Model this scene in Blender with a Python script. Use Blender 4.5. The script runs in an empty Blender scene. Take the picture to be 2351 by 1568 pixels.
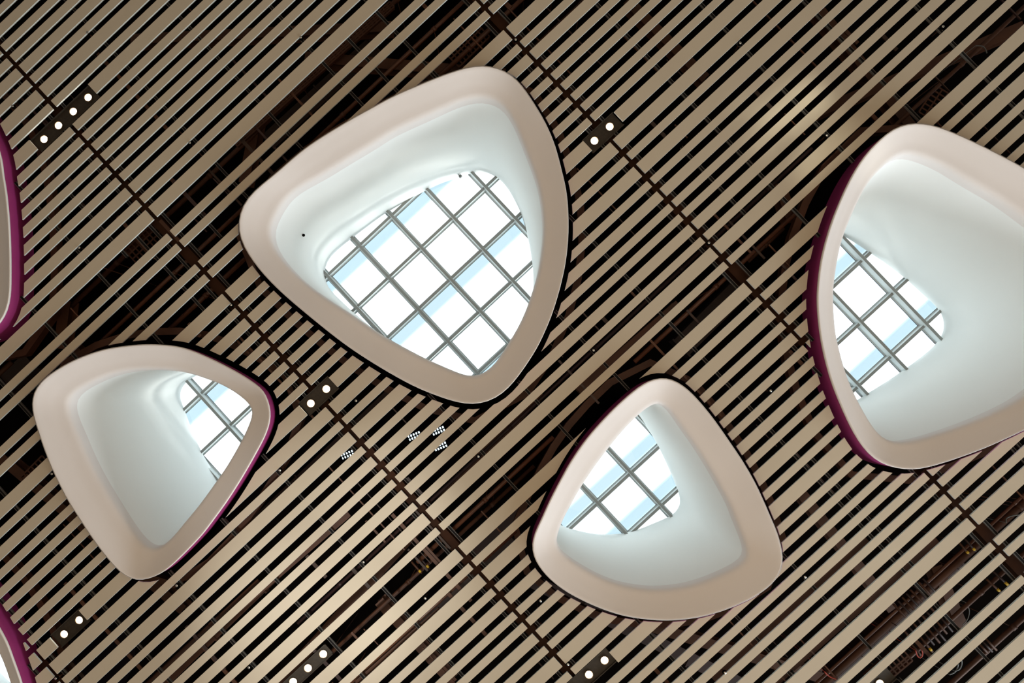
import bpy, bmesh, math, random
from mathutils import Vector, Matrix
from mathutils.geometry import delaunay_2d_cdt

# ------------------------------------------------------------------ camera, sky, lights, exposure
scene = bpy.context.scene
col = scene.collection
W, HH = 2351.0, 1568.0
F = 1700.0                       # focal length in pixels
PX, PY = 1100.0, 900.0           # principal point (the photograph is a crop: lens shift)
TX, TY, ROLL = -0.015144484, 0.037915929, -0.746541159
H = 10.0                         # height of the slat ceiling above the lens, metres

R = Matrix.Rotation(TX, 3, 'X') @ Matrix.Rotation(TY, 3, 'Y') @ Matrix.Rotation(ROLL, 3, 'Z')
RT = R.transposed()              # image frame (right, down, into the picture) -> world (along slats, across slats, up)


def P(px, py, z):
    """world point seen at pixel (px, py) at height z above the lens"""
    d = RT @ Vector(((px - PX) / F, (py - PY) / F, 1.0))
    return Vector((d.x / d.z * z, d.y / d.z * z, z))


def pix(v):
    c = R @ Vector(v)
    return PX + F * c.x / c.z, PY + F * c.y / c.z


def U(s, z=H):
    """ceiling units (measured along / across the slats) to metres at height z"""
    return s / F * z


cam_data = bpy.data.cameras.new('camera')
cam_data.sensor_width = 36.0
cam_data.sensor_fit = 'HORIZONTAL'
cam_data.lens = F / W * 36.0
cam_data.shift_x = (W / 2 - PX) / W
cam_data.shift_y = -(HH / 2 - PY) / W
cam_data.clip_end = 500
cam = bpy.data.objects.new('camera', cam_data)
col.objects.link(cam)
m = Matrix.Identity(4)
for i, ax in enumerate((Vector((1, 0, 0)), Vector((0, -1, 0)), Vector((0, 0, -1)))):
    w = RT @ ax
    for j in range(3):
        m[j][i] = w[j]
cam.matrix_world = m
scene.camera = cam

scene.view_settings.view_transform = 'Standard'
scene.view_settings.look = 'None'
scene.view_settings.exposure = 0.12
scene.view_settings.gamma = 1.0
scene.view_settings.use_curve_mapping = False

world = bpy.data.worlds.new('sky')
scene.world = world
world.use_nodes = True
bg = world.node_tree.nodes['Background']
bg.inputs['Color'].default_value = (0.62, 0.83, 0.95, 1)
bg.inputs['Strength'].default_value = 1.05


def light(name, kind, loc, energy, color, look=None, **kw):
    d = bpy.data.lights.new(name, kind)
    d.energy = energy
    d.color = color
    for k, v in kw.items():
        setattr(d, k, v)
    o = bpy.data.objects.new(name, d)
    o.location = loc
    if look is not None:
        o.rotation_euler = (Vector(look) - Vector(loc)).to_track_quat('-Z', 'Y').to_euler()
    col.objects.link(o)
    return o


# hazy low sun on the roof: whitens the diffusing panels over the glazing
light('sun', 'SUN', (0, 0, 40), 6.3, (1.0, 0.975, 0.93), look=(0, -18, 26), angle=math.radians(22))
# light coming up from the warm-coloured hall floor
light('hall_bounce_light', 'AREA', (-0.8, 1.8, -1.45), 600, (1.0, 0.77, 0.53), look=(-0.8, 1.8, 5),
      shape='RECTANGLE', size=17, size_y=15)
# daylight through the tall window wall (lower right of the photograph)
light('window_daylight', 'AREA', (0.5, 23.2, 4.6), 4000, (0.88, 0.96, 1.0), look=(0.5, 0, 8.0),
      shape='RECTANGLE', size=22, size_y=7.0)


def patch(px, py, deg, energy, color=(0.97, 0.98, 0.95)):
    """sunlight thrown back up off the hall floor onto the ceiling"""
    t = P(px, py, H)
    light('floor_glint_light', 'SPOT', (t.x * 0.5, t.y * 0.5 + 1.0, -1.4), energy, color, look=t,
          spot_size=math.radians(deg), spot_blend=1.0, shadow_soft_size=0.15)


patch(760, 1290, 22, 2000)
patch(690, 1490, 18, 1800)
patch(900, 1160, 12, 750)
patch(1010, 1240, 8, 420)
patch(925, 995, 7, 420)
patch(980, 1480, 13, 850)
patch(1230, 1400, 12, 200)
patch(1950, 1150, 14, 300)
patch(1830, 1440, 14, 130)
patch(2080, 1330, 12, 170)
for px_, py_, e_ in ((1766, 270, 900), (1790, 225, 500), (1799, 285, 700), (1825, 250, 900), (1838, 202, 500), (1861, 219, 900),
                     (1884, 242, 700), (1751, 325, 600), (1843, 290, 500), (1866, 365, 800), (1850, 400, 600), (1904, 339, 800),
                     (1937, 301, 500), (1710, 240, 300), (2014, 345, 500), (1985, 390, 500)):
    patch(px_, py_, 2.8, e_ * 1.45, (1.0, 0.98, 0.80))


# ------------------------------------------------------------------ materials
def mat(name, color, rough=0.6, metal=0.0, noise=0.0, nscale=8.0, emit=None, estr=0.0, bump=0.0, spec=0.5):
    mt = bpy.data.materials.new(name)
    mt.use_nodes = True
    nt = mt.node_tree
    b = nt.nodes['Principled BSDF']
    b.inputs['Roughness'].default_value = rough
    b.inputs['Metallic'].default_value = metal
    b.inputs['Specular IOR Level'].default_value = spec
    b.inputs['Base Color'].default_value = (*color, 1)
    if noise or bump:
        tc = nt.nodes.new('ShaderNodeTexCoord')
        nz = nt.nodes.new('ShaderNodeTexNoise')
        nz.inputs['Scale'].default_value = nscale
        nz.inputs['Detail'].default_value = 6
        nt.links.new(tc.outputs['Object'], nz.inputs['Vector'])
        if noise:
            rp = nt.nodes.new('ShaderNodeValToRGB')
            rp.color_ramp.elements[0].position = 0.3
            rp.color_ramp.elements[1].position = 0.7
            rp.color_ramp.elements[0].color = (*[c * (1 - noise) for c in color], 1)
            rp.color_ramp.elements[1].color = (*[min(1, c * (1 + noise)) for c in color], 1)
            nt.links.new(nz.outputs['Fac'], rp.inputs['Fac'])
            nt.links.new(rp.outputs['Color'], b.inputs['Base Color'])
        if bump:
            bp = nt.nodes.new('ShaderNodeBump')
            bp.inputs['Strength'].default_value = bump
            bp.inputs['Distance'].default_value = 0.01
            nt.links.new(nz.outputs['Fac'], bp.inputs['Height'])
            nt.links.new(bp.outputs['Normal'], b.inputs['Normal'])
    if emit:
        b.inputs['Emission Color'].default_value = (*emit, 1)
        b.inputs['Emission Strength'].default_value = estr
    return mt


M_SLAT = mat('slat_paint', (0.57, 0.50, 0.395), 0.75, noise=0.015, nscale=2.5, spec=0.15)
M_SLATSIDE = mat('pale_slat_edge', (0.80, 0.86, 0.84), 0.6, spec=0.2)
M_WHITE = mat('white_plaster', (0.84, 0.80, 0.79), 0.8, noise=0.01, nscale=1.5, spec=0.15)
M_SHAFT = mat('white_shaft_paint', (0.94, 0.955, 0.95), 0.8, noise=0.005, nscale=1.0, spec=0.1)
M_CASE = mat('black_shaft_back', (0.006, 0.004, 0.004), 0.95, spec=0.0)
M_EDGE = mat('white_edge_trim', (0.90, 0.88, 0.86), 0.5)
M_PURPLE = mat('magenta_paint', (0.34, 0.034, 0.17), 0.5, noise=0.02, nscale=2)
M_BROWN = mat('rust_brown_primer', (0.085, 0.030, 0.012), 0.6, noise=0.25, nscale=3)
M_BROWN2 = mat('dark_brown_steel', (0.030, 0.013, 0.007), 0.6, noise=0.25, nscale=3)
M_SEAM = mat('dark_seam_beam', (0.040, 0.016, 0.008), 0.7, noise=0.4, nscale=1.2, spec=0.1)
M_PLUM = mat('plum_brown_duct', (0.035, 0.015, 0.013), 0.55, noise=0.2, nscale=2)
M_PIPE = mat('copper_brown_pipe', (0.13, 0.05, 0.025), 0.35, noise=0.15, nscale=6)
M_BLACK = mat('matt_black', (0.005, 0.0045, 0.0045), 0.95, spec=0.0, noise=0.1)
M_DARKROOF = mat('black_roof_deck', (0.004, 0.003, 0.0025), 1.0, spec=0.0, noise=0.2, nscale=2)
M_RAIL = mat('black_carrier', (0.010, 0.009, 0.009), 0.8, spec=0.1)
M_RAILEDGE = mat('grey_carrier_edge', (0.15, 0.145, 0.135), 0.45)
M_MULL = mat('grey_mullion', (0.27, 0.28, 0.27), 0.45, noise=0.03)
M_MULLW = mat('pale_glazing_bead', (0.60, 0.64, 0.64), 0.5)
M_GASKET = mat('dark_gasket', (0.02, 0.05, 0.09), 0.5)
M_PLATE = mat('dark_lamp_plate', (0.028, 0.020, 0.012), 0.6, noise=0.3, nscale=30)
M_LENS = mat('lit_lamp_lens', (1, 0.9, 0.75), 0.3, emit=(1.0, 0.80, 0.56), estr=26)
M_GLINT = mat('glint_glow', (.8, .9, 1), .5, emit=(.75, .92, 1.0), estr=1.3)  # pale blue glow put in to imitate reflected skylight glints
M_RING = mat('lamp_trim_ring', (0.30, 0.22, 0.15), 0.3, metal=0.6)
M_CHROME = mat('bright_metal', (0.55, 0.55, 0.52), 0.25, metal=0.9)
M_YELLOW = mat('yellow_tag', (0.75, 0.47, 0.03), 0.5)
M_RED = mat('red_cable', (0.55, 0.07, 0.04), 0.5)
M_CABLE = mat('grey_cable', (0.16, 0.17, 0.17), 0.5)
M_FLOOR = mat('terrazzo_floor', (0.42, 0.34, 0.26), 0.5, noise=0.08, nscale=20)
M_WALL = mat('warm_grey_wall', (0.35, 0.31, 0.27), 0.8, noise=0.03)


def glass_mat():
    mt = bpy.data.materials.new('clear_glass')
    mt.use_nodes = True
    nt = mt.node_tree
    nt.nodes.clear()
    out = nt.nodes.new('ShaderNodeOutputMaterial')
    tr = nt.nodes.new('ShaderNodeBsdfTransparent')
    tr.inputs['Color'].default_value = (0.97, 0.99, 0.985, 1)
    gl = nt.nodes.new('ShaderNodeBsdfGlossy')
    gl.inputs['Roughness'].default_value = 0.03
    mx = nt.nodes.new('ShaderNodeMixShader')
    mx.inputs['Fac'].default_value = 0.04
    nt.links.new(tr.outputs[0], mx.inputs[1])
    nt.links.new(gl.outputs[0], mx.inputs[2])
    nt.links.new(mx.outputs[0], out.inputs['Surface'])
    return mt


def diffuser_mat():
    """white translucent sheet whose printed dots fade out towards its edges"""
    mt = bpy.data.materials.new('faded_white_diffuser')
    mt.use_nodes = True
    nt = mt.node_tree
    nt.nodes.clear()
    out = nt.nodes.new('ShaderNodeOutputMaterial')
    tr = nt.nodes.new('ShaderNodeBsdfTransparent')
    tl = nt.nodes.new('ShaderNodeBsdfTranslucent')
    tl.inputs['Color'].default_value = (0.97, 0.97, 0.97, 1)
    at = nt.nodes.new('ShaderNodeAttribute')
    at.attribute_name = 'frit'
    mr = nt.nodes.new('ShaderNodeMapRange')
    mr.interpolation_type = 'SMOOTHSTEP'
    mx = nt.nodes.new('ShaderNodeMixShader')
    nt.links.new(at.outputs['Fac'], mr.inputs['Value'])
    nt.links.new(mr.outputs['Result'], mx.inputs['Fac'])
    nt.links.new(tr.outputs[0], mx.inputs[1])
    nt.links.new(tl.outputs[0], mx.inputs[2])
    nt.links.new(mx.outputs[0], out.inputs['Surface'])
    return mt


M_GLASS = glass_mat()
M_DIFF = diffuser_mat()


# ------------------------------------------------------------------ object helpers
def link(name, me, mats, parent=None, smooth=False):
    for a in (mats if isinstance(mats, (list, tuple)) else [mats]):
        me.materials.append(a)
    if smooth:
        me.polygons.foreach_set('use_smooth', [True] * len(me.polygons))
    o = bpy.data.objects.new(name, me)
    col.objects.link(o)
    if parent:
        o.parent = parent
    return o


def mesh(name, verts, faces):
    me = bpy.data.meshes.new(name)
    me.from_pydata([tuple(v) for v in verts], [], faces)
    me.update()
    return me


def structure(o, label=None):
    o['kind'] = 'structure'
    if label:
        o['label'] = label
    return o


def thing(name, label, cat, loc=(0, 0, 0), rotz=0, group=None):
    o = bpy.data.objects.new(name, None)
    o.empty_display_size = 0.1
    o.location = loc
    o.rotation_euler = (0, 0, rotz)
    col.objects.link(o)
    return tag(o, label, cat, group)


def tag(o, label, cat, group=None):
    o['label'] = label
    o['category'] = cat
    if group:
        o['group'] = group
    return o


class MB:
    """collects solids into one mesh"""

    def __init__(self):
        self.v, self.f, self.mi = [], [], []

    def quadbox(self, x0, x1, y0, y1, z0, z1, mi=0):
        b = len(self.v)
        self.v += [(x0, y0, z0), (x1, y0, z0), (x1, y1, z0), (x0, y1, z0),
                   (x0, y0, z1), (x1, y0, z1), (x1, y1, z1), (x0, y1, z1)]
        for q in ((0, 3, 2, 1), (4, 5, 6, 7), (0, 1, 5, 4), (1, 2, 6, 5), (2, 3, 7, 6), (3, 0, 4, 7)):
            self.f.append(tuple(b + i for i in q))
            self.mi.append(mi)
        return self

    def bar(self, a, c, wd, hg, mi=0):
        """box of width wd, height hg running from a to c"""
        a, c = Vector(a), Vector(c)
        d = (c - a).normalized()
        up = Vector((0, 0, 1)) if abs(d.z) < 0.95 else Vector((1, 0, 0))
        s = d.cross(up).normalized() * wd / 2
        u = s.cross(d).normalized() * hg / 2
        b = len(self.v)
        for p in (a, c):
            self.v += [tuple(p - s - u), tuple(p + s - u), tuple(p + s + u), tuple(p - s + u)]
        for q in ((0, 1, 2, 3), (7, 6, 5, 4), (0, 4, 5, 1), (1, 5, 6, 2), (2, 6, 7, 3), (3, 7, 4, 0)):
            self.f.append(tuple(b + i for i in q))
            self.mi.append(mi)
        return self

    def tube(self, pts, r, n=10, mi=0, cap=True):
        pts = [Vector(p) for p in pts]
        b0 = len(self.v)
        prev = None
        for i, p in enumerate(pts):
            d = (pts[min(i + 1, len(pts) - 1)] - pts[max(i - 1, 0)]).normalized()
            if prev is None:
                up = Vector((0, 0, 1)) if abs(d.z) < 0.9 else Vector((1, 0, 0))
                s = d.cross(up).normalized()
            else:
                s = (prev - d * prev.dot(d)).normalized()
            prev = s
            u = s.cross(d)
            for k in range(n):
                a = 2 * math.pi * k / n
                self.v.append(tuple(p + (s * math.cos(a) + u * math.sin(a)) * r))
        for i in range(len(pts) - 1):
            for k in range(n):
                a = b0 + i * n + k
                c = b0 + i * n + (k + 1) % n
                self.f.append((a, c, c + n, a + n))
                self.mi.append(mi)
        if cap:
            self.f.append(tuple(b0 + k for k in range(n))[::-1])
            self.f.append(tuple(b0 + (len(pts) - 1) * n + k for k in range(n)))
            self.mi += [mi, mi]
        return self

    def lathe(self, c, prof, n=20, mi=0):
        b = len(self.v)
        for r, z in prof:
            for k in range(n):
                a = 2 * math.pi * k / n
                self.v.append((c[0] + r * math.cos(a), c[1] + r * math.sin(a), c[2] + z))
        for i in range(len(prof) - 1):
            for k in range(n):
                p, q = b + i * n + k, b + i * n + (k + 1) % n
                self.f.append((p, q, q + n, p + n))
                self.mi.append(mi)
        return self

    def build(self, name, mats, parent=None, smooth=False):
        me = mesh(name, self.v, self.f)
        o = link(name, me, mats, parent, smooth)
        me.polygons.foreach_set('material_index', self.mi)
        return o


# ------------------------------------------------------------------ skylight outlines, traced as pixels
def cr(pts, n=10):
    """closed Catmull-Rom through pts"""
    out = []
    L = len(pts)
    for i in range(L):
        p0, p1, p2, p3 = (Vector(pts[(i + k - 1) % L]) for k in range(4))
        for k in range(n):
            t = k / n
            out.append(0.5 * ((2 * p1) + (p2 - p0) * t + (2 * p0 - 5 * p1 + 4 * p2 - p3) * t * t
                              + (3 * p1 - p0 - 3 * p2 + p3) * t ** 3))
    return out


Z_RIM = H * 0.982
Z_LIP = Z_RIM * 1.027
Z_TOP = Z_LIP / 0.76
Z_GLASS = Z_TOP + 0.28
Z_DIFF = Z_GLASS * 1.055

SKY = [
 dict(
  label='largest skylight, rounded white triangle left of centre, showing a full grid of panes',
  rim=[(632,400),(702,340),(790,284),(855,247.6),(902,222),(957,198),(1008,177),(1063,158),(1104,151),(1133,154),(1165,167),
       (1184.5,181),(1200,201),(1215,222),(1242,265.5),(1257.5,296),(1274,337),(1289,395),(1298,433),(1302.6,477),(1303.6,528),
       (1300.8,573),(1294.4,617),(1281.7,670),(1263.8,727),(1243,775),(1230.6,800),(1200,847),(1171.7,884),(1146,907),(1118,921),
       (1082,927),(1046.6,921),(1008,908.5),(957,888),(906,861),(855,830.6),(808,800),(766,769),(722.5,734),(676.6,696),(638,661.6),
       (600,622),(571.7,584),(553.8,550.6),(547.4,522.5),(550,497),(559,469),(574,448.5),(600,425)],
  lip=[(641,489),(664,451),(700,428),(748,402),(798,371),(857,336),(906,305),(982,270),(1040,243),(1075,230),(1110,226),(1146,237),
       (1169,262),(1187,298.6),(1203,339),(1215,370),(1228,405),(1238,440),(1245,489),(1247,533),(1243,578),(1235.7,624),(1223,668),
       (1205,719),(1182,765),(1159,800),(1141,831),(1110,858),(1080,866),(1034,848.5),(978,824),(924,796),(870,765),(804,720),
       (753,687),(702,650),(655,603),(630,565),(622,527)],
  top=[(743,601.6),(758,579),(801.6,543),(842.5,512),(881,484),(944.6,447),(1008,415),(1054,400),(1080,391),(1108,386),(1138,398),
       (1151,408),(1169,430.6),(1187,464),(1200,494),(1215,553),(1223,604),(1225.5,645),(1221,690),(1193,768),(1157,831),(1119,878),
       (1096,882),(1060,869),(975,828),(933,804),(870,765),(809,716.5),(779,688),(753,663),(743,645),(738.6,624.6)],
  gaps=[-696, -496.5, -297, -97]),
 dict(
  label='whole skylight at the lower left, panes showing only in the right of its opening',
  rim=[(74,927.6),(76.6,907),(86.8,886.8),(107,866),(143,842),(178.6,824),(219.5,809),(250,801),(306,793.5),(357,792),(418.6,799),
       (485,825.5),(548.7,858.7),(587,884),(603,898),(612.8,920),(618.6,943),(618,966),(610,992),(600,1014),(561.5,1083),(523,1144.5),
       (483.6,1199),(459,1230.5),(408,1283),(370,1315),(326.7,1330.6),(301,1327.5),(275.6,1312),(245,1278),(212,1234),(178.6,1183),
       (153,1142),(122.5,1081),(102,1030),(86.8,984),(76.6,950.6)],
  lip=[(162,922),(184,897),(217,879),(255,862.5),(306,851),(357,848.5),(408,852),(444,860),(485,874),(510.5,884),(548.7,907),(577,932.7),
       (582,945.5),(577,963),(559,1004),(525.8,1063),(500,1101),(459.5,1157),(424,1200),(400,1230),(378,1250),(355,1261),(332,1247),
       (306,1216.5),(260,1144.5),(229.7,1093.5),(204,1042),(182.5,991),(168,958)],
  top=[(402.5,907),(408,889),(421,874),(444,860),(500,835),(560,835),(640,862),(705,895),(722,935),(700,985),(650,1060),(600,1120),
       (560,1160),(530,1158),(495,1106),(459,1050),(434,996.5),(418.6,955.7),(406,922.5)],
  gaps=[-696, -496.5, -297, -97]),
 dict(
  label='skylight below centre right, egg-shaped, between the largest skylight and the bottom edge',
  rim=[(1242,1198),(1263.8,1149.6),(1289,1101),(1315,1055),(1353,1001.6),(1404,945.5),(1442.5,909.7),(1468,889),(1493.5,874),
       (1521.6,868.4),(1544.5,872.7),(1570,888),(1595.6,912),(1634,958),(1672,1012),(1703,1058),(1731,1106),(1754,1155),(1768,1188),
       (1782,1220),(1791,1250),(1796,1275),(1795,1298),(1785,1324),(1764,1346.6),(1731,1369.6),(1685,1391),(1646.6,1405),(1606,1415.6),
       (1557,1422),(1519,1423),(1475.6,1419.4),(1429.7,1411.7),(1378.6,1395),(1327.6,1372),(1289,1349),(1256,1321),(1233,1290.5),
       (1224,1267.5),(1224,1242),(1231,1220)],
  lip=[(1508.8,922.5),(1491,932.7),(1465,953),(1429.7,989),(1396.5,1029.7),(1366,1070.5),(1335,1116.5),(1312,1157),(1289,1201),
       (1276.6,1242),(1281,1258),(1302,1278),(1335,1300),(1378.6,1323.7),(1429.7,1341.5),(1493.5,1350.5),(1557,1346.6),(1608,1334),
       (1659,1313.5),(1697.7,1293),(1713,1278),(1713,1262),(1700,1226.7),(1682,1183),(1672,1157),(1634,1088),(1598,1029.7),(1562,978.7),
       (1531.8,935)],
  top=[(1468,952),(1483,973.5),(1503.7,1004),(1521.6,1037),(1539.5,1075.6),(1554.7,1111),(1566,1144.5),(1566,1162),(1557,1177.7),
       (1544.5,1188),(1506,1205),(1468,1220),(1429.7,1229),(1378.6,1230.5),(1327.6,1221.6),(1289,1209),(1255,1185),(1245,1150),
       (1262,1100),(1300,1030),(1350,965),(1400,925),(1440,925)],
  gaps=[-100, 100, 202, 302, 403, 504]),
 dict(
  label='skylight cut by the right edge of the picture, magenta down its left side',
  rim=[(1960,400),(1988,357),(2021.5,321.6),(2057,293.5),(2103,283),(2146.6,289.7),(2185,303.7),(2236,326.7),(2287,352),(2351,386.6),
       (2440,445),(2510,510),(2560,590),(2580,680),(2565,770),(2510,860),(2440,935),(2351,986),(2312.5,1004),(2261.5,1027),(2185,1055),
       (2121,1073.6),(2090.4,1076.6),(2057,1073),(2031.7,1065.4),(2006,1050),(1980.7,1022),(1955,978.7),(1929.6,922.5),(1909,869),
       (1891,800),(1882.4,744.6),(1878.6,693.5),(1880,655),(1886,604),(1896.5,558),(1914,502),(1939,442)],
  lip=[(2021.5,388),(2045,366),(2072,354),(2108.5,362),(2159.5,383),(2223,422),(2287,459),(2351,505),(2420,560),(2465,620),(2480,690),
       (2465,770),(2420,845),(2351,905),(2299.8,935),(2236,963.5),(2159.5,991.5),(2095.6,1010),(2052,1015.7),(2026.7,1007),(2011.5,994),
       (1986,953),(1960,904.7),(1940,856),(1924.6,800),(1917,765),(1913,719),(1912,668),(1917,624.6),(1926,573.5),(1938.6,532),
       (1955,492),(1981,438),(2001,408)],
  top=[(1939.4,532),(1975.7,553),(2006,573.5),(2044.6,599),(2088,632),(2134,673),(2167,703.8),(2178.6,724),(2182.4,744.6),(2177,767.6),
       (2162,788),(2150.6,800),(2108.5,833),(2057.5,869),(2006,901),(1970.6,922.5),(1910,935),(1850,920),(1790,860),(1750,780),(1745,700),
       (1770,620),(1820,540),(1880,512)],
  gaps=[102, 302, 504, 704]),
 dict(
  label='skylight cut by the left edge of the picture, mostly its magenta side in view',
  rim=[(-18,310),(0,362),(5,400),(11.5,438),(17.9,502),(21,566),(21.7,630),(20.4,680.7),(12.8,714),(0,737),(-18,757),(-50,775),
       (-110,785),(-200,740),(-330,640),(-440,520),(-480,400),(-440,300),(-330,210),(-200,160),(-120,180),(-60,235)],
  lip=[(-64,320),(-42,370),(-22,430),(-10,502),(-1,566),(0,620),(-2,675),(-12,705),(-30,724),(-60,735),(-110,732),(-190,690),
       (-300,600),(-395,500),(-420,410),(-390,330),(-310,260),(-210,215),(-140,228),(-95,265)],
  top=None, gaps=[-696, -496.5, -297]),
 dict(
  label='skylight cut by the bottom left corner, its magenta side and white rim in view',
  rim=[(-40,1385),(-10,1433),(0,1450),(15,1479),(28,1515),(40,1548),(50,1580),(62,1640),(60,1720),(10,1830),(-100,1900),(-240,1900),
       (-380,1820),(-470,1700),(-500,1540),(-450,1430),(-350,1340),(-220,1290),(-130,1300),(-80,1335)],
  lip=[(-60,1440),(-22,1468),(0,1494),(14,1525),(26,1560),(36,1600),(40,1650),(34,1710),(-10,1790),(-100,1840),(-230,1840),(-350,1775),
       (-420,1680),(-440,1560),(-400,1470),(-320,1400),(-220,1365),(-150,1370),(-100,1400)],
  top=None, gaps=[-297, -97, 100]),
]


def ray_resample(poly, c, n):
    """polar resampling of a star-shaped closed outline about c"""
    res = []
    L = len(poly)
    for k in range(n):
        a = 2 * math.pi * k / n
        d = Vector((math.cos(a), math.sin(a)))
        best = 0
        for i in range(L):
            p, q = poly[i] - c, poly[(i + 1) % L] - c
            e = q - p
            den = d.x * (-e.y) + d.y * e.x
            if abs(den) < 1e-12:
                continue
            t = (p.x * (-e.y) + p.y * e.x) / den
            u = (d.x * p.y - d.y * p.x) / den
            if t > best and -1e-6 <= u <= 1 + 1e-6:
                best = t
        res.append(c + d * best)
    return res


def smooth_closed(pts, it=2):
    for _ in range(it):
        L = len(pts)
        pts = [(pts[i - 1] + pts[i] * 2 + pts[(i + 1) % L]) / 4 for i in range(L)]
    return pts


def offset(poly, d):
    """push a closed outline outwards by d"""
    L = len(poly)
    area = sum(poly[i].x * poly[(i + 1) % L].y - poly[(i + 1) % L].x * poly[i].y for i in range(L))
    sg = 1 if area > 0 else -1
    out = []
    for i in range(L):
        t = (poly[(i + 1) % L] - poly[i - 1]).normalized()
        out.append(poly[i] + Vector((t.y, -t.x)) * sg * d)
    return out


def mean(pts):
    return sum(pts, Vector((0, 0))) / len(pts)


NSEG = 144
for n_, sk in enumerate(SKY):
    sk['deep'] = (.05, .06, .34, .34, .34, .34)[n_]
    rim = [P(p.x, p.y, Z_RIM).xy for p in cr(sk['rim'], 6)]
    lip = [P(p.x, p.y, Z_LIP).xy for p in cr(sk['lip'], 6)]
    c = mean(lip)
    sk['c'] = c
    if sk['top']:
        top = [P(p.x, p.y, Z_TOP).xy for p in cr(sk['top'], 6)]
        ct = mean(top)
    else:
        top, ct = list(lip), c
    sk['R'] = smooth_closed(ray_resample(rim, c, NSEG), 2)
    sk['L'] = smooth_closed(ray_resample(lip, c, NSEG), 3)
    sk['T'] = smooth_closed(ray_resample(top, ct, NSEG), 2)
    sk['cut'] = offset(sk['R'], 0.085)


def inside(p, poly):
    r = False
    L = len(poly)
    for i in range(L):
        a, b = poly[i], poly[i - 1]
        if (a.y > p.y) != (b.y > p.y) and p.x < (b.x - a.x) * (p.y - a.y) / (b.y - a.y) + a.x:
            r = not r
    return r


def cut_regions(outer, holes):
    """triangulate outer minus holes, return lists of connected triangle sets"""
    vs = [Vector(p) for p in outer]
    es = [(i, (i + 1) % len(outer)) for i in range(len(outer))]
    for h in holes:
        b = len(vs)
        vs += [Vector(p) for p in h]
        es += [(b + i, b + (i + 1) % len(h)) for i in range(len(h))]
    ov, oe, of, _, _, _ = delaunay_2d_cdt(vs, es, [], 0, 1e-7)
    tris = []
    for t in of:
        g = (ov[t[0]] + ov[t[1]] + ov[t[2]]) / 3
        if inside(g, outer) and not any(inside(g, h) for h in holes):
            a, b, c = (ov[i] for i in t)
            if abs((b - a).cross(c - a)) > 1e-9:
                tris.append(tuple(t) if (b - a).cross(c - a) > 0 else tuple(t)[::-1])
    edge = {}
    for i, t in enumerate(tris):
        for k in range(3):
            edge.setdefault(frozenset((t[k], t[(k + 1) % 3])), []).append(i)
    seen, comps = set(), []
    for i in range(len(tris)):
        if i in seen:
            continue
        st, comp = [i], []
        seen.add(i)
        while st:
            j = st.pop()
            comp.append(tris[j])
            for k in range(3):
                for n in edge[frozenset((tris[j][k], tris[j][(k + 1) % 3]))]:
                    if n not in seen:
                        seen.add(n)
                        st.append(n)
        comps.append(comp)
    return ov, comps


def extrude_tris(ov, tris, z0, z1):
    ids = sorted({i for t in tris for i in t})
    ix = {v: k for k, v in enumerate(ids)}
    n = len(ids)
    verts = [(ov[i].x, ov[i].y, z0) for i in ids] + [(ov[i].x, ov[i].y, z1) for i in ids]
    faces, de = [], {}
    for t in tris:
        a, b, c = (ix[i] for i in t)
        faces.append((c, b, a))
        faces.append((a + n, b + n, c + n))
        for e in ((a, b), (b, c), (c, a)):
            de[e] = True
    for (a, b) in list(de):
        if (b, a) not in de:
            faces.append((a, b, b + n, a + n))
    return verts, faces


# ------------------------------------------------------------------ the hall (setting)
X0, X1, Y0, Y1, ZF = -13.0, 13.0, -13.0, 24.0, -1.6
ZR = Z_TOP + 0.16
structure(MB().quadbox(X0, X1, Y0, Y1, ZF - 0.2, ZF).build('floor', M_FLOOR))
structure(MB().quadbox(X0 - .3, X0, Y0, Y1, ZF, ZR).build('wall_west', M_WALL))
structure(MB().quadbox(X1, X1 + .3, Y0, Y1, ZF, ZR).build('wall_east', M_WALL))
structure(MB().quadbox(X0, X1, Y0 - .3, Y0, ZF, ZR).build('wall_north', M_WALL))
structure(MB().quadbox(X0, X1, Y1, Y1 + .3, ZF, ZR).build('wall_south', M_WALL))
win = structure(MB().quadbox(-10.2, 11.2, Y1 - 0.10, Y1 - 0.04, 1.0, 8.2).build('window_1', M_GLASS))
fr = MB()
for x in [-10.2 + i * 2.14 for i in range(11)]:
    fr.quadbox(x - .04, x + .04, Y1 - .16, Y1 - .02, 1.0, 8.2)
for z in (1.0, 4.6, 8.2):
    fr.quadbox(-10.24, 11.24, Y1 - .16, Y1 - .02, z - .05, z + .05)
fr.build('window_frame', M_MULL, win)

# black roof deck over the slats, with the skylight openings
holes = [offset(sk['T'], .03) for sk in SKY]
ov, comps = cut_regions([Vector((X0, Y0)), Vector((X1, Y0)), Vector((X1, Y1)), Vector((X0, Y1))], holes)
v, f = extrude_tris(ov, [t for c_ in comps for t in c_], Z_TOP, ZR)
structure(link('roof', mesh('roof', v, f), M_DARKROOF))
ceiling = bpy.data.objects.new('ceiling', None)
ceiling['kind'] = 'structure'
ceiling['label'] = 'ceiling of beige slats hung on black carrier rails'
col.objects.link(ceiling)

# ------------------------------------------------------------------ skylights
GS0, GSP = 97.5, 100.6       # glazing grid in ceiling units
GT0, GTP = -496.5, 100.1
USED, USEDP = set(), set()

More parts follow.
